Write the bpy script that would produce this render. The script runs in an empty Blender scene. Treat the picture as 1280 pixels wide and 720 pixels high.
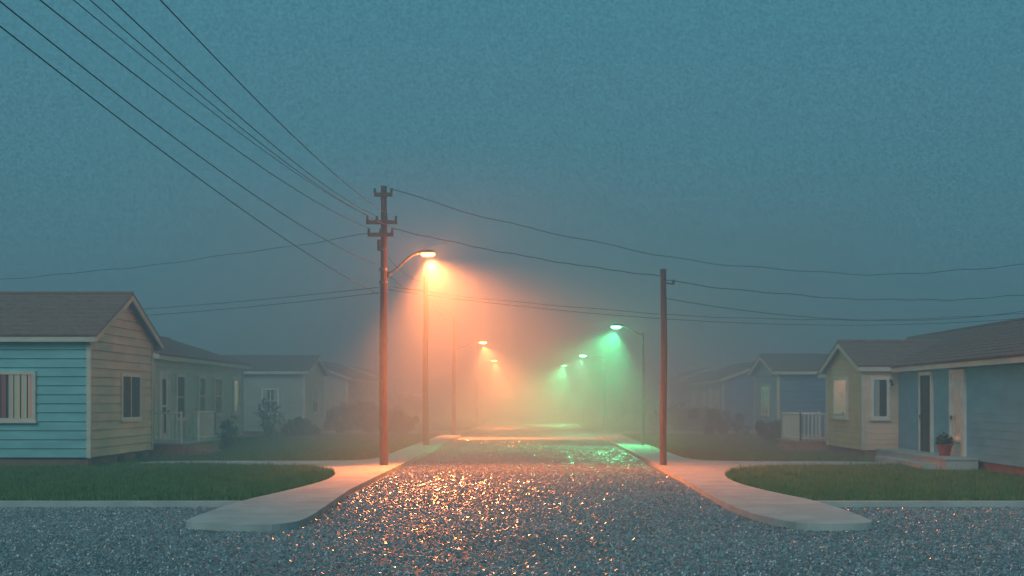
import bpy, bmesh, math, random
import numpy as np
from mathutils import Vector, Matrix
random.seed(7); rng = np.random.default_rng(7)
scene = bpy.context.scene
scene.view_settings.view_transform = 'Standard'
try: scene.view_settings.look = 'None'
except Exception: pass
scene.view_settings.exposure = 0

# ---------------------------------------------------------------- materials
def newmat(name):
    m = bpy.data.materials.new(name); m.use_nodes = True
    nt = m.node_tree; nt.nodes.clear()
    out = nt.nodes.new('ShaderNodeOutputMaterial')
    p = nt.nodes.new('ShaderNodeBsdfPrincipled')
    nt.links.new(p.outputs[0], out.inputs[0])
    return m, nt, p, out
def N(nt, t, **kw):
    n = nt.nodes.new(t)
    for k, v in kw.items():
        if k in n.inputs: n.inputs[k].default_value = v
        else: setattr(n, k, v)
    return n
def varied(name, c1, c2, scale=3.0, rough=0.8, bump=0.2, bscale=40, spec=0.3, detail=6, stretch=(1,1,1), bdist=0.02):
    m, nt, p, out = newmat(name)
    tc = N(nt, 'ShaderNodeTexCoord'); mp = N(nt, 'ShaderNodeMapping'); mp.inputs['Scale'].default_value = stretch
    nt.links.new(tc.outputs['Object'], mp.inputs[0])
    no = N(nt, 'ShaderNodeTexNoise', Scale=scale, Detail=detail)
    nt.links.new(mp.outputs[0], no.inputs[0])
    r = N(nt, 'ShaderNodeValToRGB'); r.color_ramp.elements[0].position = 0.3; r.color_ramp.elements[1].position = 0.7
    r.color_ramp.elements[0].color = (*c1, 1); r.color_ramp.elements[1].color = (*c2, 1)
    nt.links.new(no.outputs[0], r.inputs[0]); nt.links.new(r.outputs[0], p.inputs['Base Color'])
    n2 = N(nt, 'ShaderNodeTexNoise', Scale=bscale, Detail=4)
    nt.links.new(mp.outputs[0], n2.inputs[0])
    b = N(nt, 'ShaderNodeBump', Strength=bump, Distance=bdist)
    nt.links.new(n2.outputs[0], b.inputs['Height']); nt.links.new(b.outputs[0], p.inputs['Normal'])
    p.inputs['Roughness'].default_value = rough
    p.inputs['Specular IOR Level'].default_value = spec
    return m
def sc(c, k): return tuple(min(1, v*k) for v in c)
def paint(name, c, var=0.76, rough=0.6): return varied(name, sc(c, var), c, 1.3, rough, 0.15, 30, 0.3, 8, (1,1,3))

def stone(name, lo, hi, scale, rmin, rmax, bump=None, coat=0.0):
    m, nt, p, out = newmat(name)
    tc = N(nt, 'ShaderNodeTexCoord')
    v1 = N(nt, 'ShaderNodeTexVoronoi', Scale=scale); nt.links.new(tc.outputs['Object'], v1.inputs[0])
    sepc = N(nt, 'ShaderNodeSeparateColor'); nt.links.new(v1.outputs['Color'], sepc.inputs[0])
    r = N(nt, 'ShaderNodeValToRGB'); e = r.color_ramp.elements; e[0].color=(*lo,1); e[1].color=(*hi,1)
    nt.links.new(sepc.outputs[0], r.inputs[0])
    bg = N(nt, 'ShaderNodeTexNoise', Scale=0.35, Detail=5); nt.links.new(tc.outputs['Object'], bg.inputs[0])
    mx = N(nt, 'ShaderNodeMix', data_type='RGBA', blend_type='MULTIPLY'); mx.inputs[0].default_value = 0.6
    r2 = N(nt, 'ShaderNodeValToRGB'); r2.color_ramp.elements[0].position=0.35; r2.color_ramp.elements[0].color=(0.6,0.6,0.6,1); r2.color_ramp.elements[1].position=0.65
    nt.links.new(bg.outputs[0], r2.inputs[0])
    nt.links.new(r.outputs[0], mx.inputs[6]); nt.links.new(r2.outputs[0], mx.inputs[7]); nt.links.new(mx.outputs[2], p.inputs['Base Color'])
    mr = N(nt, 'ShaderNodeMapRange'); mr.inputs['To Min'].default_value = rmin; mr.inputs['To Max'].default_value = rmax
    nt.links.new(sepc.outputs[1], mr.inputs[0]); nt.links.new(mr.outputs[0], p.inputs['Roughness'])
    if bump:
        v2 = N(nt, 'ShaderNodeTexVoronoi', Scale=scale*2.2); nt.links.new(tc.outputs['Object'], v2.inputs[0])
        ad = N(nt, 'ShaderNodeMath', operation='ADD'); nt.links.new(v2.outputs['Distance'], ad.inputs[0]); nt.links.new(v1.outputs['Distance'], ad.inputs[1])
        b = N(nt, 'ShaderNodeBump', Strength=bump, Distance=0.02, invert=True)
        nt.links.new(ad.outputs[0], b.inputs['Height']); nt.links.new(b.outputs[0], p.inputs['Normal'])
    p.inputs['Specular IOR Level'].default_value = 0.8
    if coat: p.inputs['Coat Weight'].default_value = coat; p.inputs['Coat Roughness'].default_value = 0.22; p.inputs['Coat IOR'].default_value = 1.65
    return m
M_road = stone('coarse_asphalt', (0.05,0.055,0.055), (0.20,0.21,0.21), 30, 0.28, 0.5, 0.7)
M_stone = stone('gravel_stone', (0.06,0.075,0.08), (0.36,0.40,0.40), 22, 0.2, 0.5, None, 0.9)

M_conc = varied('concrete', (0.36,0.38,0.35), (0.52,0.54,0.49), 1.5, 0.85, 0.3, 25, 0.2)
M_apron = varied('apron_concrete', (0.32,0.33,0.3), (0.45,0.45,0.4), 2, 0.6, 0.3, 25, 0.4)
M_soil = varied('lawn_soil', (0.045,0.085,0.025), (0.08,0.125,0.045), 0.8, 0.95, 0.6, 30, 0.1)
M_ground = varied('ground_earth', (0.03,0.05,0.02), (0.06,0.08,0.035), 0.1, 0.95, 0.5, 10, 0.1)
M_roof = varied('roof_shingles', (0.20,0.10,0.08), (0.33,0.19,0.15), 9, 0.9, 0.6, 25, 0.2, 10)
M_roofb = varied('roof_shingles_grey', (0.14,0.095,0.085), (0.20,0.15,0.13), 9, 0.9, 0.6, 25, 0.2, 10)
M_trim = paint('trim_paint', (0.72,0.63,0.50))
M_white = paint('white_paint', (0.86,0.80,0.68))
M_brick = varied('brick_red', (0.38,0.16,0.09), (0.50,0.25,0.15), 8, 0.85, 0.5, 30)
M_found = varied('foundation', (0.19,0.10,0.07), (0.30,0.18,0.13), 3, 0.9, 0.5, 20)
M_pole = varied('pole_wood', (0.07,0.035,0.026), (0.18,0.088,0.06), 5, 0.85, 0.6, 25, 0.2, 8, (4,4,0.5))
M_arm = varied('galvanised_metal', (0.07,0.07,0.065), (0.13,0.13,0.12), 10, 0.5, 0.1, 30, 0.5)
M_wire = varied('wire_black', (0.012,0.014,0.016), (0.02,0.022,0.024), 5, 0.6, 0, 5)
M_ins = varied('insulator_ceramic', (0.05,0.05,0.045), (0.1,0.09,0.08), 5, 0.3, 0, 5)
M_dark = varied('interior_dark', (0.02,0.018,0.018), (0.045,0.035,0.035), 2, 0.7, 0, 5)
M_pot = varied('terracotta_red', (0.3,0.04,0.04), (0.4,0.07,0.06), 5, 0.6, 0.1, 30)
def leafmat(name, a, b_): 
    m = varied(name, a, b_, 2.5, 0.8, 0, 5, 0.15); return m
M_leaf = leafmat('shrub_leaves', (0.03,0.045,0.02), (0.09,0.11,0.04))
M_blade = leafmat('grass_blades', (0.07,0.14,0.03), (0.18,0.26,0.08))
M_bark = varied('bark', (0.06,0.04,0.03), (0.12,0.09,0.07), 8, 0.9, 0.4, 30)
M_glass, nt, p, out = newmat('window_glass')
nt.nodes.remove(p)
tr = N(nt,'ShaderNodeBsdfTransparent'); gl = N(nt,'ShaderNodeBsdfGlossy', Roughness=0.06); fr = N(nt,'ShaderNodeFresnel', IOR=1.15)
ms = N(nt,'ShaderNodeMixShader'); nt.links.new(fr.outputs[0], ms.inputs[0]); nt.links.new(tr.outputs[0], ms.inputs[1]); nt.links.new(gl.outputs[0], ms.inputs[2]); nt.links.new(ms.outputs[0], out.inputs[0])
def curtainmat(name, cols, emis):
    m, nt, p, out = newmat(name)
    tc = N(nt,'ShaderNodeTexCoord'); no = N(nt,'ShaderNodeTexNoise', Scale=2.7, Detail=1); mp = N(nt,'ShaderNodeMapping'); mp.inputs['Scale'].default_value=(3.4,3.4,0.02)
    nt.links.new(tc.outputs['Object'], mp.inputs[0]); nt.links.new(mp.outputs[0], no.inputs[0])
    r = N(nt,'ShaderNodeValToRGB'); r.color_ramp.interpolation='EASE'
    while len(r.color_ramp.elements) < len(cols): r.color_ramp.elements.new(0.5)
    for i,c in enumerate(cols):
        r.color_ramp.elements[i].position = 0.32+0.36*i/(len(cols)-1); r.color_ramp.elements[i].color=(*c,1)
    nt.links.new(no.outputs[0], r.inputs[0]); nt.links.new(r.outputs[0], p.inputs['Base Color']); nt.links.new(r.outputs[0], p.inputs['Emission Color'])
    p.inputs['Emission Strength'].default_value = emis; p.inputs['Roughness'].default_value=0.9
    return m
M_curt_lit = curtainmat('curtain_lit', [(0.5,0.17,0.17),(0.28,0.38,0.3),(0.55,0.3,0.2),(0.3,0.4,0.28),(0.55,0.2,0.18)], 0.2)
M_curt_red = curtainmat('curtain_maroon', [(0.13,0.05,0.08),(0.28,0.10,0.10)], 0.12)
M_curt = curtainmat('curtain_pale', [(0.3,0.28,0.24),(0.4,0.38,0.33),(0.45,0.42,0.36)], 0.0)
def emat(name, c, s):
    m, nt, p, out = newmat(name); nt.nodes.remove(p)
    e = N(nt,'ShaderNodeEmission', Strength=s); e.inputs[0].default_value=(*c,1); nt.links.new(e.outputs[0], out.inputs[0]); return m

# ---------------------------------------------------------------- helpers
def link(o): scene.collection.objects.link(o); return o
def empty(name, loc):
    o = bpy.data.objects.new(name, None); o.location = loc; o.empty_display_size = 0.3; return link(o)
def adopt(o, parent):
    o.parent = parent; o.matrix_parent_inverse = Matrix.Translation(-Vector(parent.location)); return o
class MB:
    def __init__(s): s.v=[]; s.f=[]; s.mi=[]; s.mats=[]
    def m(s, mat):
        if mat not in s.mats: s.mats.append(mat)
        return s.mats.index(mat)
    def face(s, pts, mat):
        k=len(s.v); s.v += [tuple(q) for q in pts]; s.f.append(tuple(range(k,k+len(pts)))); s.mi.append(s.m(mat))
    def hexa(s, P, mat):
        k=len(s.v); s.v += [tuple(q) for q in P]; i=s.m(mat)
        for f in ((0,3,2,1),(4,5,6,7),(0,1,5,4),(1,2,6,5),(2,3,7,6),(3,0,4,7)):
            s.f.append(tuple(k+j for j in f)); s.mi.append(i)
    def box(s, x0,x1,y0,y1,z0,z1, mat):
        s.hexa([(x0,y0,z0),(x1,y0,z0),(x1,y1,z0),(x0,y1,z0),(x0,y0,z1),(x1,y0,z1),(x1,y1,z1),(x0,y1,z1)], mat)
    def obox(s, F, u0,u1,z0,z1,n0,n1, mat):
        P=[F(u,n,z) for z in (z0,z1) for (u,n) in ((u0,n0),(u1,n0),(u1,n1),(u0,n1))]
        s.hexa(P, mat)
    def tube(s, pts, rad, mat, seg=10, cap=True):
        k0=len(s.v); i=s.m(mat); n=len(pts)
        for j,pt in enumerate(pts):
            pt=Vector(pt); a=Vector(pts[max(0,j-1)]); c=Vector(pts[min(n-1,j+1)]); t=(c-a).normalized()
            up=Vector((0,0,1)) if abs(t.z)<0.9 else Vector((0,1,0))
            e1=t.cross(up).normalized(); e2=t.cross(e1).normalized(); rr=rad[j] if hasattr(rad,'__len__') else rad
            for q in range(seg):
                an=2*math.pi*q/seg; s.v.append(tuple(pt+e1*math.cos(an)*rr+e2*math.sin(an)*rr))
        for j in range(n-1):
            for q in range(seg):
                a=k0+j*seg+q; b_=k0+j*seg+(q+1)%seg
                s.f.append((a,b_,b_+seg,a+seg)); s.mi.append(i)
        if cap:
            s.f.append(tuple(k0+q for q in range(seg))); s.mi.append(i)
            s.f.append(tuple(k0+(n-1)*seg+q for q in range(seg))[::-1]); s.mi.append(i)
    def prism(s, poly, z0, z1, mat):
        k=len(s.v); n=len(poly); i=s.m(mat)
        s.v += [(x,y,z0) for x,y in poly]+[(x,y,z1) for x,y in poly]
        s.f.append(tuple(range(k+n,k+2*n))); s.mi.append(i)
        for j in range(n):
            s.f.append((k+j,k+(j+1)%n,k+n+(j+1)%n,k+n+j)); s.mi.append(i)
    def obj(s, name, parent=None, smooth=False, fixn=True):
        me=bpy.data.meshes.new(name); me.from_pydata(s.v,[],s.f)
        for m_ in s.mats: me.materials.append(m_)
        me.polygons.foreach_set('material_index', s.mi)
        if fixn:
            bm=bmesh.new(); bm.from_mesh(me); bmesh.ops.recalc_face_normals(bm, faces=bm.faces); bm.to_mesh(me); bm.free()
        if smooth: me.polygons.foreach_set('use_smooth',[True]*len(me.polygons))
        me.update()
        o=bpy.data.objects.new(name, me); link(o)
        if parent: adopt(o,parent)
        return o
def chaikin(P, n=2):
    for _ in range(n):
        Q=[]
        for i in range(len(P)):
            a=P[i]; b_=P[(i+1)%len(P)]
            if abs(a[0]-b_[0])+abs(a[1]-b_[1])>15: Q += [a,b_]; continue
            Q += [(0.75*a[0]+0.25*b_[0],0.75*a[1]+0.25*b_[1]),(0.25*a[0]+0.75*b_[0],0.25*a[1]+0.75*b_[1])]
        P=Q
    return P

# ---------------------------------------------------------------- ground & roads
mb=MB(); mb.face([(-900,-300,-0.125),(900,-300,-0.125),(900,1500,-0.125),(-900,1500,-0.125)], M_ground); mb.obj('ground')
mb=MB(); zr=-0.10
for (a,b_,c,d) in ((-200,200,0,21.25),(-3.75,3.55,21.25,62),(-3.75,3.55,-80,0),(-200,200,62,69.5),(-3.75,3.55,69.5,400)):
    mb.face([(a,c,zr),(b_,c,zr),(b_,d,zr),(a,d,zr)], M_road)
mb.obj('road')
mb=MB(); mb.box(-3.62,3.42,57.0,60.5,-0.11,-0.085,M_apron); mb.obj('crossing_apron')
L=[(-3.65,61.5),(-3.65,24),(-3.5,20.5),(-3.4,18.2),(-3.5,17.5),(-3.9,17.15),(-5.0,17.5),(-5.2,17.9),(-5.2,21.3),(-4.95,23),(-4.62,26),(-4.65,28.4),(-5.0,30.3),(-5.7,31.9),(-6.8,32.9),(-9,33.3),(-11.3,33.4),(-11.3,35.4),(-6,35.4),(-5,36),(-4.75,37.5),(-4.7,61.5)]
R=[(3.45,61.5),(3.45,28),(3.35,22),(3.4,19.5),(3.65,18),(4.0,17.3),(4.9,17.4),(5.1,17.9),(5.1,21.3),(4.65,23.5),(4.4,26.2),(4.6,29),(5.2,31),(6.2,32),(8,32.7),(10.35,32.9),(10.35,35),(6,35.2),(5,35.8),(4.7,37.5),(4.6,61.5)]
L=chaikin(L); R=chaikin(R)
for P in (L,R):
    mb=MB(); mb.prism(P,-0.11,0.01,M_conc); mb.obj('sidewalk')
for s in (-1,1):
    mb=MB()
    xa,xb=(-200,-3.8) if s<0 else (3.6,200)
    mb.prism([(xa,21.45),(xb-1.4 if s<0 else xb,21.45),(xb-1.4 if s<0 else xb,27),(xb,30),(xb,61.3),(xa,61.3)] if s<0 else [(xa+1.2,21.45),(xb,21.45),(xb,61.3),(xa,61.3),(xa,30),(xa+1.2,27)],-0.11,-0.012,M_soil)
    mb.box(xa,xb,70.2,400,-0.11,-0.012,M_soil)
    mb.obj('lawn')
    mb=MB()
    if s<0: mb.box(-200,-5.05,21.22,21.44,-0.11,0.004,M_conc)
    else: mb.box(5.0,200,21.22,21.44,-0.11,0.004,M_conc)
    mb.box(xa,xb,70,70.19,-0.11,0.004,M_conc)
    mb.obj('kerb')

# ---------------------------------------------------------------- houses
def frameX(x, sgn):
    return lambda u,n,z: (x+sgn*n, u, z)
def frameY(y, sgn):
    return lambda u,n,z: (u, y+sgn*n, z)
def siding(mb, F, u0,u1,z0,ze,mat, apex=None, s=0.2, d=0.03, g=0.02, flush=0.0):
    um=(u0+u1)/2; ztop=apex if apex else ze
    def span(z):
        if z<=ze or not apex: return u0,u1
        t=min(1,(z-ze)/(apex-ze)); return u0+(um-u0)*t, u1+(um-u1)*t
    z=z0
    while z<ztop-0.01:
        prof=[(0.0,z),(-0.04,z),(-0.04,z+g),(d,z+g),(0.0,min(z+s,ztop))]
        for (n0,a),(n1,b_) in zip(prof[:-1],prof[1:]):
            a=min(a,ztop); b_=min(b_,ztop)
            a0,a1=span(a); b0,b1=span(b_)
            mb.face([F(a0,n0,a),F(a1,n0,a),F(b1,n1,b_),F(b0,n1,b_)],mat)
        z+=s
def window(parent, F, u0,u1,z0,z1, mull=1, hbar=True, curt=None, t=0.09, frame=M_white, side='both', dep=0.085):
    mb=MB()
    mb.obox(F,u0-t,u0,z0-t,z1+t,-0.02,dep,frame); mb.obox(F,u1,u1+t,z0-t,z1+t,-0.02,dep,frame)
    mb.obox(F,u0,u1,z1,z1+t,-0.02,dep-.002,frame); mb.obox(F,u0-0.0,u1+0.0,z0-t,z0,-0.02,dep-.002,frame)
    mb.obox(F,u0-t-0.03,u1+t+0.03,z0-t-0.045,z0-t,-0.02,dep+.035,frame)
    for i in range(mull):
        c=u0+(u1-u0)*(i+1)/(mull+1); mb.obox(F,c-0.025,c+0.025,z0,z1,0.03,dep-.015,frame)
    if hbar: mb.obox(F,u0,u1,(z0+z1)/2-0.02,(z0+z1)/2+0.02,0.03,dep-.02,frame)
    mb.obj('window_frame',parent)
    mb=MB(); mb.obox(F,u0,u1,z0,z1,-0.02,0.036,M_dark); mb.obj('window_backing',parent)
    if curt is not None:
        mb=MB()
        rngs=[(u0,u1)] if curt is M_curt_lit else ([(u0,u0+(u1-u0)*0.28),(u1-(u1-u0)*0.28,u1)] if side=='both' else [(u0,u0+(u1-u0)*0.45)])
        for a,b_ in rngs:
            n=max(8,int((b_-a)/0.03))
            for i in range(n):
                ua=a+(b_-a)*i/n; ub=a+(b_-a)*(i+1)/n
                cm=curt
                if curt is M_curt_lit:
                    if i%6==5: continue
                    if i<n*0.72: cm=M_curt_red
                na=0.047+0.006*math.sin(i*1.7); nb=0.047+0.006*math.sin((i+1)*1.7)
                mb.face([F(ua,na,z0),F(ub,nb,z0),F(ub,nb,z1),F(ua,na,z1)],cm)
        mb.obj('curtain',parent)
    mb=MB(); mb.face([F(u0,0.055,z0),F(u1,0.055,z0),F(u1,0.055,z1),F(u0,0.055,z1)],M_glass); mb.obj('window_glass',parent)
def door(parent,F,u0,u1,z0,z1,leaf=M_white,frame=M_white,gw=0.5):
    t=0.11; mb=MB()
    mb.obox(F,u0-t,u0,z0,z1+t,-0.02,0.08,frame); mb.obox(F,u1,u1+t,z0,z1+t,-0.02,0.08,frame); mb.obox(F,u0,u1,z1,z1+t,-0.02,0.078,frame)
    mb.obj('door_frame',parent)
    w=u1-u0; a=u0+w*(1-gw)/2; b_=u1-w*(1-gw)/2; zb=z0+0.3; zt=z1-0.15
    mb=MB(); mb.obox(F,u0,a,z0,z1,-0.02,0.055,leaf); mb.obox(F,b_,u1,z0,z1,-0.02,0.055,leaf); mb.obox(F,a,b_,z0,zb,-0.02,0.053,leaf); mb.obox(F,a,b_,zt,z1,-0.02,0.053,leaf)
    mb.obox(F,a,b_,(zb+zt)/2-0.03,(zb+zt)/2+0.03,0.03,0.051,leaf)
    mb.obox(F,u1-0.1,u1-0.06,z0+0.95,z0+1.05,0.055,0.11,M_arm)
    mb.obj('door_leaf',parent)
    mb=MB(); mb.obox(F,a,b_,zb,zt,-0.02,0.035,M_dark); mb.obj('door_panel',parent)
    mb=MB(); mb.face([F(a,0.045,zb),F(b_,0.045,zb),F(b_,0.045,zt),F(a,0.045,zt)],M_glass); mb.obj('door_glass',parent)
def body(parent,x0,x1,y0,y1,ze,zr_,axis,mats,zb=0.25,s=0.2,over=0.3,roof=M_roof,d=0.03,trim=M_trim,g=0.02):
    mb=MB(); mb.box(x0+0.06,x1-0.06,y0+0.06,y1-0.06,-0.12,zb,M_found); mb.obj('foundation',parent)
    mb=MB()
    gx = axis=='x'
    siding(mb,frameY(y0,-1),x0,x1,zb,ze,mats['S'],None if gx else zr_-0.05,s,d,g)
    siding(mb,frameY(y1,1),x0,x1,zb,ze,mats['N'],None if gx else zr_-0.05,s,d,g)
    siding(mb,frameX(x0,-1),y0,y1,zb,ze,mats['W'],zr_-0.05 if gx else None,s,d,g)
    siding(mb,frameX(x1,1),y0,y1,zb,ze,mats['E'],zr_-0.05 if gx else None,s,d,g)
    mb.face([(x0,y0,zb+0.001),(x1,y0,zb+0.001),(x1,y1,zb+0.001),(x0,y1,zb+0.001)],M_dark)
    mb.obj('walls',parent,fixn=False)
    mb=MB()
    for cx,sx in ((x0,-1),(x1,1)):
        for cy,sy in ((y0,-1),(y1,1)):
            a,b_=sorted((cx-sx*0.07,cx+sx*0.045)); c,e_=sorted((cy-sy*0.07,cy+sy*0.045))
            mb.box(a,b_,c,e_,zb,ze-0.02,trim)
    mb.obj('corner_boards',parent)
    if gx: half=(y1-y0)/2; mid=(y0+y1)/2; e0,e1=x0-over,x1+over; T=lambda e,t,z:(e,mid+t,z)
    else: half=(x1-x0)/2; mid=(x0+x1)/2; e0,e1=y0-over,y1+over; T=lambda e,t,z:(mid+t,e,z)
    sl=(zr_-ze)/half; ho=half+over; zeo=ze-over*sl; th=0.07
    mr_=MB(); mt=MB()
    nrow=max(6,int(ho/0.28))
    for sg in (-1,1):
        mr_.hexa([T(e0,0,zr_),T(e1,0,zr_),T(e1,sg*ho,zeo),T(e0,sg*ho,zeo),T(e0,0,zr_+th*.6),T(e1,0,zr_+th*.6),T(e1,sg*ho,zeo+th*.6),T(e0,sg*ho,zeo+th*.6)],roof)
        for i in range(nrow):
            a=ho*i/nrow; b_=ho*(i+1)/nrow+0.02
            za=zr_-a*sl+th*.62; zb_=zr_-b_*sl+th*.62
            mr_.hexa([T(e0-.01,sg*a,za),T(e1+.01,sg*a,za),T(e1+.01,sg*b_,zb_),T(e0-.01,sg*b_,zb_),T(e0-.01,sg*a,za+.008),T(e1+.01,sg*a,za+.008),T(e1+.01,sg*b_,zb_+.03),T(e0-.01,sg*b_,zb_+.03)],roof)
        for ee,se in ((e0,1),(e1,-1)):
            w=0.16
            mt.hexa([T(ee,0,zr_-w),T(ee+se*.04,0,zr_-w),T(ee+se*.04,sg*(ho-.02),zeo-w+.02),T(ee,sg*(ho-.02),zeo-w+.02),T(ee,0,zr_-.003),T(ee+se*.04,0,zr_-.003),T(ee+se*.04,sg*(ho-.02),zeo+.01),T(ee,sg*(ho-.02),zeo+.01)],trim)
        P=[T(e,t,z) for z in (zeo-.14,zeo-.004) for (e,t) in ((e0+.05,sg*(ho-.06)),(e1-.05,sg*(ho-.06)),(e1-.05,sg*(ho-.02)),(e0+.05,sg*(ho-.02)))]
        mt.hexa(P,trim)
        P=[T(e,t,z) for z in (zeo-.13,zeo-.115) for (e,t) in ((e0+.05,sg*(half)),(e1-.05,sg*(half)),(e1-.05,sg*(ho-.07)),(e0+.05,sg*(ho-.07)))]
        mt.hexa(P,trim)
    mr_.tube([T(e0,0,zr_+.06),T(e1,0,zr_+.06)],0.06,roof,6)
    mr_.obj('roof',parent); mt.obj('fascia',parent)
def railing(parent, pts, z0, h=0.95, mat=M_white, step=0.14):
    mb=MB()
    for (a,b_) in zip(pts[:-1],pts[1:]):
        a=Vector((*a,0)); b2=Vector((*b_,0)); Ln=(b2-a).length; n=max(2,int(Ln/step))
        for z in (z0+0.1,z0+h): mb.tube([a+Vector((0,0,z)),b2+Vector((0,0,z))],0.03,mat,6)
        for i in range(n+1):
            q=a+(b2-a)*i/n; r_=0.045 if i in (0,n) else 0.018; hh=h+0.06 if i in (0,n) else h
            mb.tube([q+Vector((0,0,z0)),q+Vector((0,0,z0+hh))],r_,mat,6)
    mb.obj('railing',parent)

C_cyan=paint('siding_cyan',(0.24,0.55,0.54)); C_cream=paint('siding_cream',(0.78,0.64,0.46)); C_mint=paint('siding_mint',(0.58,0.63,0.50))
C_grey=paint('siding_grey',(0.42,0.44,0.38)); C_blue=paint('siding_blue',(0.20,0.46,0.55)); C_tan=paint('siding_tan',(0.80,0.57,0.30)); C_pink=paint('siding_pink',(0.90,0.63,0.44)); C_dblue=paint('siding_deepblue',(0.10,0.24,0.38))

H=empty('clapboard_house',(-15,34.6,0))
body(H,-24,-11.8,32,37.2,3.62,4.82,'x',dict(S=C_cyan,N=C_cyan,W=C_cream,E=C_cream),s=0.24,d=0.028,g=0.02,trim=M_trim)
F=frameX(-11.8,1); window(H,F,34.45,35.95,1.3,2.48,mull=1,hbar=False,curt=None,frame=M_white,dep=0.07)
F=frameY(32,-1); window(H,F,-15.6,-13.3,1.32,2.48,mull=1,hbar=False,curt=M_curt_lit,frame=M_trim); window(H,F,-20,-18.2,1.32,2.48,curt=M_curt)
mb=MB()
for y in (34.6,36.2): mb.obox(frameX(-11.8,1),y-.25,y+.25,0.0,0.2,-0.1,-0.03,M_dark)
mb.obj('foundation_vent',H)

H=empty('clapboard_house',(-15.5,45,0))
body(H,-18.7,-12.3,39.0,51,3.35,4.35,'y',dict(S=C_cream,N=C_mint,W=C_mint,E=C_mint),s=0.24,g=0.01,d=0.02)
F=frameX(-12.3,1); door(H,F,39.55,40.4,0.4,2.65); window(H,F,41.4,42.3,1.2,2.6,mull=0,curt=None); window(H,F,44.2,44.9,1.3,2.6,mull=0,curt=None); window(H,F,46.3,47.3,1.3,2.6,mull=0,curt=None); window(H,F,49.3,50.1,1.3,2.6,mull=0,curt=None)
mb=MB(); mb.box(-12.28,-11.1,38.2,42.5,-0.1,0.38,M_brick); mb.box(-12.3,-11.04,38.15,42.55,0.38,0.43,M_conc)
for i in range(2): mb.box(-11.1+0.35*i,-11.1+0.35*(i+1),38.5,40.2,-0.1,0.29-0.13*i,M_brick)
mb.obj('porch_steps',H)
railing(H,[(-12.2,38.3),(-11.2,38.3)],0.43); railing(H,[(-11.2,40.3),(-11.2,42.4),(-12.2,42.4)],0.43)

H=empty('clapboard_house',(-14,62,0))
body(H,-19,-11.2,59,64.2,3.3,4.0,'x',dict(S=C_grey,N=C_grey,W=C_grey,E=C_mint),s=0.24,g=0.01,d=0.02,roof=M_roofb)
F=frameY(59,-1); window(H,F,-13.2,-12.5,1.2,2.3,mull=1,curt=M_curt); window(H,F,-16.2,-15.3,1.2,2.3,curt=M_curt)
window(H,frameX(-11.2,1),61,62.4,1.2,2.3,curt=None)
H=empty('clapboard_house',(-14,79,0))
body(H,-17,-11,71.5,88,3.2,4.3,'y',dict(S=C_grey,N=C_grey,W=C_grey,E=C_grey),s=0.24,g=0.018,roof=M_roofb)
F=frameX(-11,1)
for y in (73,76.5,83): window(H,F,y,y+1.2,1.2,2.4,curt=None)
door(H,F,79.5,80.4,0.25,2.4)
H=empty('clapboard_house',(-14,100,0))
body(H,-18,-10.6,95,107,3.2,4.4,'y',dict(S=C_grey,N=C_grey,W=C_grey,E=C_grey),s=0.3,roof=M_roofb)
window(H,frameX(-10.6,1),97,98.5,1.2,2.4)

H=empty('clapboard_house',(14.5,34,0))
body(H,11.3,17.7,23,46,2.9,4.12,'y',dict(S=C_blue,N=C_blue,W=C_blue,E=C_blue),s=0.2,d=0.006,g=0.002)
body(H,10.2,14.6,37,41.4,2.9,3.66,'x',dict(S=C_pink,N=C_tan,W=C_tan,E=C_tan),s=0.17,over=0.22,d=0.012,g=0.006)
F=frameX(10.2,-1); window(H,F,38.75,40.35,1.3,2.45,mull=1,hbar=False,curt=None,dep=0.065)
F=frameY(37,-1); window(H,F,10.52,10.92,1.3,2.42,mull=0,hbar=False,curt=M_curt,side='one')
F=frameX(11.3,-1); door(H,F,33.85,34.75,0.33,2.5,leaf=M_dark,frame=M_white,gw=0.7); door(H,F,31.3,32.2,0.33,2.5,gw=0.56)
mb=MB(); mb.box(10.45,11.27,30.3,36.4,-0.1,0.28,M_conc); mb.box(10.42,11.28,30.27,36.43,0.28,0.33,M_conc); mb.box(10.05,10.45,31.0,35.2,-0.1,0.15,M_conc); mb.obj('porch_slab',H)
mb=MB(); mb.box(10.99,11.07,36.85,36.98,2.35,2.42,M_wire); mb.tube([(11.03,36.84,2.40),(11.03,36.74,2.36),(11.03,36.72,2.25)],[0.02,0.03,0.06],M_wire,8); mb.obj('wall_lamp',H)
mb=MB(); mb.box(9.25,10.9,42.0,45.2,-0.1,0.3,M_brick); mb.box(9.2,10.9,41.95,45.25,0.3,0.36,M_brick); mb.box(8.85,9.2,42.2,43.6,-0.1,0.18,M_brick); mb.obj('porch_steps',H)
railing(H,[(10.7,42.05),(9.4,42.05),(9.4,45.1),(10.8,45.1)],0.36)
H=empty('clapboard_house',(14,56,0))
body(H,10.9,17,53.2,58.6,3.15,3.85,'x',dict(S=C_dblue,N=C_dblue,W=C_blue,E=C_dblue),s=0.24,g=0.018,roof=M_roofb)
window(H,frameX(10.9,-1),55.1,56.6,1.2,2.4,curt=None); window(H,frameY(53.2,-1),15.4,16.2,1.2,2.4)
H=empty('clapboard_house',(14.5,78,0))
body(H,11.3,17,71,87,3.1,4.15,'y',dict(S=C_dblue,N=C_dblue,W=C_blue,E=C_dblue),s=0.24,g=0.018,roof=M_roofb)
F=frameX(11.3,-1)
for y in (72.5,78,83): window(H,F,y,y+1.2,1.2,2.3,curt=None)
door(H,F,75,76,0.25,2.4)
H=empty('clapboard_house',(14.5,100,0))
body(H,10.8,17,95,107,3.1,4.3,'y',dict(S=C_dblue,N=C_dblue,W=C_blue,E=C_dblue),s=0.3,roof=M_roofb)
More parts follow.
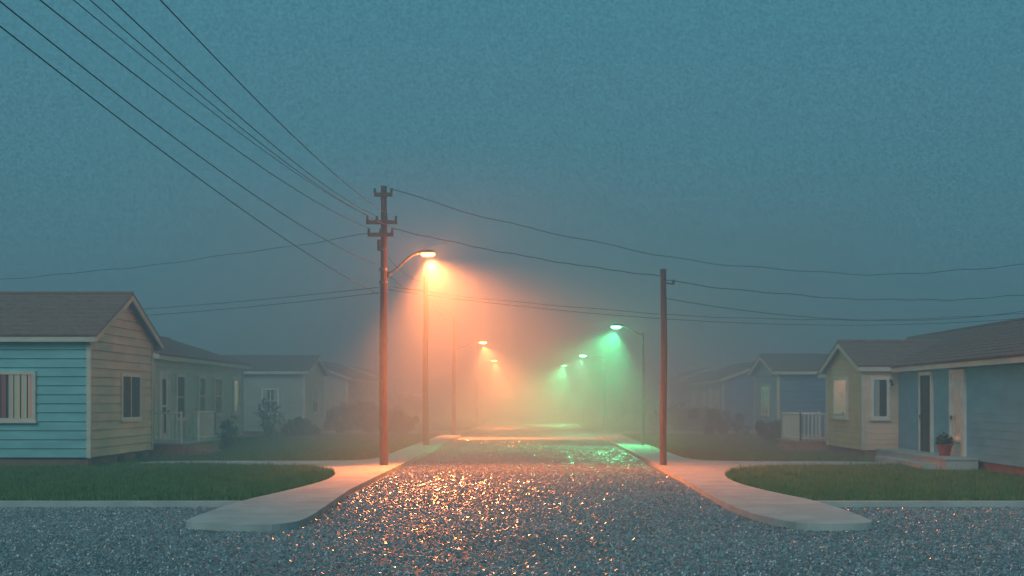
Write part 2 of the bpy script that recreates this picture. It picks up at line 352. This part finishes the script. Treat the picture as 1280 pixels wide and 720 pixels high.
window(H,frameX(10.8,-1),97,98.5,1.2,2.4)

# ---------------------------------------------------------------- flower pot
H=empty('flower_pot',(10.9,31.7,0.33))
mb=MB(); pts=[(10.9,31.7,0.33),(10.9,31.7,0.56),(10.9,31.7,0.561),(10.9,31.7,0.62)]; mb.tube(pts,[0.13,0.18,0.2,0.2],M_pot,16); mb.obj('pot',H)
mb=MB()
for i in range(260):
    a=random.uniform(0,6.28); r_=random.random()**.5*0.22; z=0.62+random.random()**1.3*0.32*(1-r_*2)
    c=Vector((10.9+r_*math.cos(a),31.7+r_*math.sin(a),z+.02)); d1=Vector((random.gauss(0,1),random.gauss(0,1),random.gauss(0,1))).normalized()*0.05; d2=Vector((random.gauss(0,1),random.gauss(0,1),random.gauss(0,1))).normalized()*0.03
    mb.face([c-d1,c+d2,c+d1,c-d2],M_leaf)
mb.obj('leaves',H,fixn=False)

# ---------------------------------------------------------------- shrubs
def shrub(x,y,w,h,n,leaf=0.09,stems=6):
    H=empty('shrub',(x,y,0)); mb=MB(); ml=MB()
    for i in range(stems):
        a=random.uniform(0,6.28); top=Vector((x+w*.35*math.cos(a),y+w*.35*math.sin(a),h*random.uniform(.6,.95)))
        base=Vector((x+.06*math.cos(a),y+.06*math.sin(a),-0.02)); mid=(base+top)/2+Vector((random.gauss(0,.05),random.gauss(0,.05),.05))
        mb.tube([base,mid,top],[0.03,0.02,0.008],M_bark,5)
    mb.obj('stems',H)
    cl=[(random.gauss(0,w*.28),random.gauss(0,w*.28),random.uniform(.2,.88)*h,random.uniform(.16,.3)*min(w,h)) for _ in range(14)]
    for i in range(n):
        c=random.choice(cl); v=Vector((random.gauss(0,1),random.gauss(0,1),random.gauss(0,1))).normalized()*c[3]*random.uniform(.6,1.1)
        q=Vector((x+c[0],y+c[1],c[2]))+v; q.z=max(q.z,0.03)
        d1=Vector((random.gauss(0,1),random.gauss(0,1),random.gauss(0,1))).normalized(); d2=d1.orthogonal().normalized()*leaf*.5; d1=d1*leaf
        ml.face([q-d1,q+d2,q+d1,q-d2],M_leaf)
    ml.obj('foliage',H,fixn=False)
shrub(-11.1,43.6,0.7,1.3,500,0.05); shrub(-12,54.5,1.2,1.9,700,0.06)
for (x,y,w,h) in ((-10.2,66,2.2,1.5),(-9.3,69.8,2.0,1.6),(-8.3,70.5,1.8,1.3),(-10.9,57.5,1.6,0.9),(-9.0,88,3,2.2),(-8.0,60.5,2.4,1.2),(-6.6,60.8,1.8,0.9),
                  (9.6,60.3,2.0,1.3),(10.2,50.5,1.3,0.9),(8.6,70.8,2.4,1.6),(9.9,69,2,1.3),(7.6,90,3,2.0)):
    shrub(x,y,w,h,1500,0.09)

# ---------------------------------------------------------------- grass (one mesh)
def inside(px,py,P):
    c=np.zeros(len(px),bool); n=len(P)
    for i in range(n):
        x1,y1=P[i]; x2,y2=P[(i+1)%n]
        if y1==y2: continue
        t=((y1>py)!=(y2>py)) & (px < (x2-x1)*(py-y1)/(y2-y1)+x1); c^=t
    return c
def trimesh(name,V,mat):
    V=V.reshape(-1,3); nv=len(V); nf=nv//3
    me=bpy.data.meshes.new(name); me.vertices.add(nv); me.loops.add(nv); me.polygons.add(nf)
    me.vertices.foreach_set('co',V.ravel()); me.loops.foreach_set('vertex_index',np.arange(nv)); me.polygons.foreach_set('loop_start',np.arange(0,nv,3)); me.polygons.foreach_set('loop_total',np.full(nf,3))
    me.materials.append(mat); me.update(); me.validate(); return link(bpy.data.objects.new(name,me))
def grass_pts(x0,x1,y0,y1,n):
    x=rng.uniform(x0,x1,n); y=rng.uniform(y0,y1,n)
    k=~(inside(x,y,L)|inside(x,y,R))
    k&=~((x<-11.8)&(x>-24)&(y>32)&(y<37.2)); k&=~((x<-12.3)&(y>39)&(y<51)); k&=~((x>11.3)&(y<46)); k&=~((x>10.2)&(y>37)&(y<41.4))
    k&=~((x>10.03)&(y>30.2)&(y<36.5)); k&=~((x<-10.4)&(y>38.1)&(y<42.6)); k&=~((x>8.8)&(y>41.9)&(y<45.3))
    k&=(x<-4.65)|(x>4.35)
    k&=~((x<-11.2)&(y>59)); k&=~((x>10.9)&(y>53)&(y<58.6))
    return x[k],y[k]
sets=[]
for (a,b_,c,d,n,h,w) in ((-17,-4.3,21.46,34,95000,0.085,0.013),(4.2,15,21.46,34,80000,0.085,0.013),(-13,-4.3,34,61,60000,0.10,0.022),(4.2,13,34,61,50000,0.10,0.022)):
    x,y=grass_pts(a,b_,c,d,n)
    patch=0.5+0.5*np.sin(x*1.3+np.sin(y*.9)*2)*np.sin(y*1.1+np.sin(x*.7)*2)
    hh=h*(0.45+0.7*rng.random(len(x)))*(0.7+0.7*patch)
    tall=rng.random(len(x))<0.015; hh=np.where(tall,hh*2.2,hh)
    sets.append((x,y,hh,np.full(len(x),w)))
x,y,hh,w=[np.concatenate(q) for q in zip(*sets)]
n=len(x); an=rng.uniform(0,6.283,n); V=np.zeros((n,3,3))
V[:,0]=np.stack([x-np.cos(an)*w,y-np.sin(an)*w,np.full(n,-0.02)],1); V[:,1]=np.stack([x+np.cos(an)*w,y+np.sin(an)*w,np.full(n,-0.02)],1)
V[:,2]=np.stack([x+rng.normal(0,.35,n)*hh,y+rng.normal(0,.35,n)*hh,hh],1)
trimesh('grass',V,M_blade)

# ---------------------------------------------------------------- loose gravel on the road (one mesh)
gx=[];gy=[];gs=[]
for (a,b_,c,d,n,s0,s1) in ((-9.5,9,10.5,21.2,90000,.012,.030),(-3.6,3.4,21.2,40,65000,.014,.034),(-3.6,3.4,40,57,18000,.02,.04),(-22,-9.5,14,21.2,14000,.015,.034),(9,21,14,21.2,14000,.015,.034)):
    x=rng.uniform(a,b_,n); y=rng.uniform(c,d,n); k=~(inside(x,y,L)|inside(x,y,R)); x=x[k];y=y[k]
    gx.append(x);gy.append(y);gs.append(rng.uniform(s0,s1,len(x)))
x=np.concatenate(gx);y=np.concatenate(gy);s_=np.concatenate(gs);n=len(x)
ring=[]; a0=rng.uniform(0,6.28,n)
for q in range(5):
    aa=a0+q*1.2566+rng.normal(0,.15,n); rr=s_*rng.uniform(.75,1.15,n)
    ring.append(np.stack([x+np.cos(aa)*rr,y+np.sin(aa)*rr,np.full(n,-0.104)],1))
top=[]
for q in range(5):
    aa=a0+q*1.2566+.3; rr=s_*0.6
    top.append((aa,rr))
tx=rng.normal(0,.27,n); ty=rng.normal(0,.27,n); hz=-0.1+s_*rng.uniform(.35,.75,n)
T_=[np.stack([x+np.cos(aa)*rr,y+np.sin(aa)*rr,np.maximum(hz+np.cos(aa)*rr*tx+np.sin(aa)*rr*ty,-0.098)],1) for aa,rr in top]
tris=[]
for q in range(5):
    r_=(q+1)%5
    tris += [np.stack([ring[q],ring[r_],T_[r_]],1),np.stack([ring[q],T_[r_],T_[q]],1)]
for q in (1,2,3): tris.append(np.stack([T_[0],T_[q],T_[q+1]],1))
trimesh('gravel',np.concatenate(tris,0),M_stone)

# ---------------------------------------------------------------- poles and lamps
def pole(parent,x,y,h,r0,r1,name='pole'):
    mb=MB(); n=14; pts=[]; rr=[]
    for i in range(n+1):
        t=i/n; pts.append((x+0.012*math.sin(t*7+x),y+0.012*math.cos(t*5),-0.05+(h+.05)*t)); rr.append((r0+(r1-r0)*t)*(1+0.02*math.sin(i*2.3)))
    mb.tube(pts,rr,M_pole if name=='pole' else M_arm,14); mb.obj(name,parent,smooth=False)
def crossarm(mb,x,y,z,ln,dirx=1.0,diry=0.0,mi=4):
    mb.hexa([(x+sx*ln/2*dirx-diry*.045*sy,y+sx*ln/2*diry+dirx*.045*sy,z+dz) for dz in (0,.1) for sx,sy in ((-1,-1),(1,-1),(1,1),(-1,1))],M_pole)
    for i in range(mi):
        t=-0.46+0.92*i/(mi-1); q=(x+t*ln*dirx,y+t*ln*diry)
        mb.tube([(q[0],q[1],z+.1),(q[0],q[1],z+.14),(q[0],q[1],z+.17),(q[0],q[1],z+.22)],[.02,.045,.03,.035],M_ins,8)
def lamp(parent,px,py,zarm,lx,lz,col,power,es,spot=105,aim=None,r=0.03,spill=0.035,blend=0.85):
    s=1 if lx>px else -1; dx=abs(lx-px); mb=MB()
    pts=[]
    for i in range(13):
        t=i/12; zz=zarm+(lz-zarm)*(t*t*(3-2*t)) ; pts.append((px+s*(dx-0.2)*t,py,zz))
    mb.tube(pts,r,M_arm,8)
    mb.tube([(px,py,zarm-.12),(px+s*.12,py,zarm-.0)],0.035,M_arm,6)
    mb.obj('lamp_arm',parent,smooth=True)
    bm=bmesh.new(); bmesh.ops.create_uvsphere(bm,u_segments=20,v_segments=12,radius=1)
    for v in bm.verts:
        t=v.co.x*s
        v.co=Vector((v.co.x*0.26,v.co.y*0.12*(1.0+0.3*t),max(v.co.z,-0.25)*0.08))
    me=bpy.data.meshes.new('lamp_head'); bm.to_mesh(me); bm.free(); me.materials.append(M_arm)
    for q in me.polygons: q.use_smooth=True
    o=link(bpy.data.objects.new('lamp_head',me)); o.location=(lx,py,lz+.02); adopt(o,parent)
    bm=bmesh.new(); bmesh.ops.create_uvsphere(bm,u_segments=16,v_segments=10,radius=1)
    for v in bm.verts: v.co=Vector((v.co.x*0.2,v.co.y*0.11,v.co.z*0.075))
    me=bpy.data.meshes.new('lamp_lens'); bm.to_mesh(me); bm.free(); me.materials.append(emat('lamp_glow',col,es))
    o=link(bpy.data.objects.new('lamp_lens',me)); o.location=(lx+s*.06,py,lz-.03); adopt(o,parent)
    ld=bpy.data.lights.new('lamp_light','SPOT'); ld.energy=power; ld.color=col; ld.spot_size=math.radians(spot); ld.spot_blend=blend; ld.shadow_soft_size=0.08
    lo=link(bpy.data.objects.new('lamp_light',ld)); lo.location=(lx+s*.08,py,lz-.2)
    tgt=Vector(aim) if aim else Vector((lx+s*0.8,py,0)); lo.rotation_euler=(tgt-lo.location).to_track_quat('-Z','Y').to_euler(); adopt(lo,parent)
    ld2=bpy.data.lights.new('lamp_spill','POINT'); ld2.energy=power*spill; ld2.color=col; ld2.shadow_soft_size=0.1
    lo=link(bpy.data.objects.new('lamp_spill',ld2)); lo.location=(lx+s*.08,py,lz-.22); adopt(lo,parent)
OR=(1.0,0.25,0.065); OR2=(1.0,0.33,0.10); GR=(0.08,1.0,0.36); GR2=(0.25,1.0,0.55)
P1=empty('utility_pole',(-4.08,33,0)); pole(P1,-4.08,33,7.68,0.12,0.08)
mb=MB(); crossarm(mb,-4.08,32.89,7.38,0.5,mi=2); crossarm(mb,-4.12,32.88,6.62,0.85); crossarm(mb,-4.15,32.88,6.28,0.7,mi=3)
for z in (5.0,5.35,5.9): mb.tube([(-4.08,33,z),(-4.08,33,z+.07)],0.125,M_arm,12)
mb.tube([(-4.2,32.93,5.9),(-4.2,32.93,6.2)],0.05,M_ins,8)
mb.obj('crossarms',P1)
lamp(P1,-4.0,33,5.28,-2.92,5.84,OR,12500,22,110,(-0.6,30.2,0),0.035,0.03)
P2=empty('utility_pole',(-4.2,47.4,0)); pole(P2,-4.2,47.4,6.7,0.12,0.09)
P3=empty('utility_pole',(-3.95,61,0)); pole(P3,-3.95,61.0,5.9,0.10,0.08)
lamp(P3,-3.9,61.0,4.4,-2.55,4.75,OR2,8500,45,112,(-0.9,59.5,0))
P4=empty('utility_pole',(-3.9,86,0)); pole(P4,-3.9,86,5.8,0.10,0.08)
lamp(P4,-3.9,86,4.3,-2.75,4.65,OR2,10000,45,112,(-1.1,84.5,0))
P5=empty('utility_pole',(3.62,33,0)); pole(P5,3.62,33,5.4,0.095,0.08)
mb=MB(); mb.tube([(3.62,32.95,5.02),(3.9,32.95,4.98)],0.025,M_arm,6); mb.tube([(3.88,32.95,5.0),(3.88,32.95,5.1)],0.04,M_ins,8); mb.obj('bracket',P5)
for (x,y,lx,lz,h,pw,c) in ((4.45,48,3.42,4.75,4.5,5200,GR),(4.3,71,3.08,4.45,4.4,2500,GR2),(4.2,97,2.65,4.6,4.4,14000,GR)):
    q=empty('street_lamp',(x,y,0)); pole(q,x,y,h,0.06,0.045,'lamp_post'); lamp(q,x,y,h-.1,lx,lz,c,pw,50,112,(lx-2.0,y-2.2,0))
P6=empty('utility_pole',(-4.4,7,0)); pole(P6,-4.4,7,6.2,0.135,0.1); mb=MB(); crossarm(mb,-4.4,6.88,5.45,1.9,mi=7); mb.obj('crossarms',P6)
P7=empty('utility_pole',(21.5,46,0)); pole(P7,21.5,46,7.9,0.13,0.1); mb=MB(); crossarm(mb,21.5,45.88,7.3,1.2,0,1); mb.obj('crossarms',P7)
P8=empty('utility_pole',(-26,46,0)); pole(P8,-26,46,7.0,0.13,0.1); mb=MB(); crossarm(mb,-26,45.88,6.0,1.2,0,1); mb.obj('crossarms',P8)

# ---------------------------------------------------------------- wires
cu=bpy.data.curves.new('power_lines','CURVE'); cu.dimensions='3D'; cu.bevel_depth=1.0; cu.bevel_resolution=1
def wire(a,b_,sag,r=0.009,wob=0.0):
    n=40; sp=cu.splines.new('POLY'); sp.points.add(n)
    for i in range(n+1):
        t=i/n; x=a[0]+(b_[0]-a[0])*t; y=a[1]+(b_[1]-a[1])*t; z=a[2]+(b_[2]-a[2])*t-4*sag*t*(1-t)+wob*math.sin(t*19)*math.sin(t*43+1)
        sp.points[i].co=(x,y,z,1); sp.points[i].radius=r
starts=[(-3.9,6.86),(-4.3,6.86),(-3.75,6.5),(-4.5,6.86),(-4.45,6.5),(-4.2,5.5),(-4.2,4.7)]
ends=[(-3.57,5.67),(-4.04,5.69),(-4.27,5.67),(-4.5,5.69),(-4.74,5.67),(-4.97,5.67),(-5.2,5.67)]
for i,((sx,sz),(ex,ez)) in enumerate(zip(starts,ends)):
    wire((sx,32.88,sz),(ex,6.9,ez),0.3+0.05*(i%3),0.0055 if i in (2,3) else 0.007)
wire((-3.9,32.9,7.6),(21.5,45.5,7.5),1.55,0.011,0.05)
wire((-3.8,32.9,6.5),(3.62,33,5.2),0.12,0.011,0.02); wire((3.65,33,5.1),(21.5,46.3,6.2),0.55,0.011,0.03)
wire((-3.8,33,4.9),(21.5,46.1,5.4),0.7,0.009,0.02); wire((-4.1,33,4.85),(21.5,45.8,5.2),0.75,0.009); wire((3.65,33,4.6),(21.5,46.1,5.75),0.75,0.009)
wire((-4.4,33,6.4),(-26,46.2,6.25),0.35,0.008,0.03); wire((-4.2,33,4.9),(-26,45.8,5.0),0.3,0.008); wire((-4.2,33,4.75),(-26,46,4.85),0.35,0.008)
for s in (0,1): wire((-4.1,33.1,5.9-.5*s),(-4.2,47.4,6.5-.4*s),0.25,0.008); wire((-4.2,47.4,6.5-.4*s),(-3.95,61,5.8-.3*s),0.25,0.008)
cu.materials.append(M_wire); link(bpy.data.objects.new('power_lines',cu))

# ---------------------------------------------------------------- fog
def fog(name,dens,col,b,g=0.2):
    m=bpy.data.materials.new(name+'_volume'); m.use_nodes=True; nt=m.node_tree; nt.nodes.clear()
    out=nt.nodes.new('ShaderNodeOutputMaterial'); vs=nt.nodes.new('ShaderNodeVolumeScatter'); vs.inputs['Color'].default_value=(*col,1); vs.inputs['Density'].default_value=dens; vs.inputs['Anisotropy'].default_value=g
    nt.links.new(vs.outputs[0],out.inputs['Volume'])
    mb=MB(); mb.box(*b,m); mb.obj(name)
fog('fog',0.0125,(0.68,0.95,1.0),(-230,230,-40,420,-0.6,15))
fog('mist_bank',0.021,(0.88,0.97,0.98),(-10.5,10.5,29,400,-0.5,8.0),0.0)

# ---------------------------------------------------------------- world, sun
w=bpy.data.worlds.new('World'); scene.world=w; w.use_nodes=True; nt=w.node_tree; nt.nodes.clear()
out=nt.nodes.new('ShaderNodeOutputWorld'); bgn=nt.nodes.new('ShaderNodeBackground'); sky=nt.nodes.new('ShaderNodeTexSky'); sky.sky_type='NISHITA'; sky.sun_disc=False
sky.sun_elevation=math.radians(4); sky.sun_rotation=math.radians(200)
mx=N(nt,'ShaderNodeMix',data_type='RGBA',blend_type='MIX'); mx.inputs[0].default_value=0.997
tc=N(nt,'ShaderNodeTexCoord'); sep=N(nt,'ShaderNodeSeparateXYZ'); nt.links.new(tc.outputs['Generated'],sep.inputs[0])
rp=N(nt,'ShaderNodeValToRGB'); rp.color_ramp.elements[0].position=0.0; rp.color_ramp.elements[0].color=(0.050,0.205,0.295,1); rp.color_ramp.elements[1].position=0.35; rp.color_ramp.elements[1].color=(0.056,0.235,0.315,1)
no=N(nt,'ShaderNodeTexNoise',Scale=3.0,Detail=6); nt.links.new(tc.outputs['Generated'],no.inputs[0])
ma=N(nt,'ShaderNodeMath',operation='MULTIPLY_ADD'); ma.inputs[1].default_value=0.16; nt.links.new(no.outputs[0],ma.inputs[0]); nt.links.new(sep.outputs[2],ma.inputs[2])
sb=N(nt,'ShaderNodeMath',operation='SUBTRACT'); sb.inputs[1].default_value=0.08; nt.links.new(ma.outputs[0],sb.inputs[0])
nt.links.new(sb.outputs[0],rp.inputs[0])
# film-grain speckle put into the sky brightness
n2=N(nt,'ShaderNodeTexNoise',Scale=430.0,Detail=3); nt.links.new(tc.outputs['Generated'],n2.inputs[0])
m2=N(nt,'ShaderNodeMapRange'); m2.inputs['From Min'].default_value=0.3; m2.inputs['From Max'].default_value=0.7; m2.inputs['To Min'].default_value=0.78; m2.inputs['To Max'].default_value=1.22
nt.links.new(n2.outputs[0],m2.inputs[0]); nt.links.new(m2.outputs[0],bgn.inputs[1])
nt.links.new(sky.outputs[0],mx.inputs[6]); nt.links.new(rp.outputs[0],mx.inputs[7]); nt.links.new(mx.outputs[2],bgn.inputs[0])
nt.links.new(bgn.outputs[0],out.inputs[0])
sd=bpy.data.lights.new('dusk_sun','SUN'); sd.energy=1.4; sd.angle=math.radians(40); sd.color=(0.66,0.94,1.0)
so=link(bpy.data.objects.new('dusk_sun',sd)); so.rotation_euler=Vector((0.22,0.8,-0.55)).to_track_quat('-Z','Y').to_euler(); so.location=(0,-10,20)

# ---------------------------------------------------------------- camera
cd=bpy.data.cameras.new('camera'); cd.sensor_width=36; cd.lens=1500/1280*36; cd.shift_x=-25/1280; cd.shift_y=140/1280; cd.clip_end=3000
co=link(bpy.data.objects.new('camera',cd)); co.location=(0,0,1.8); co.rotation_euler=(math.radians(90),0,0); scene.camera=co
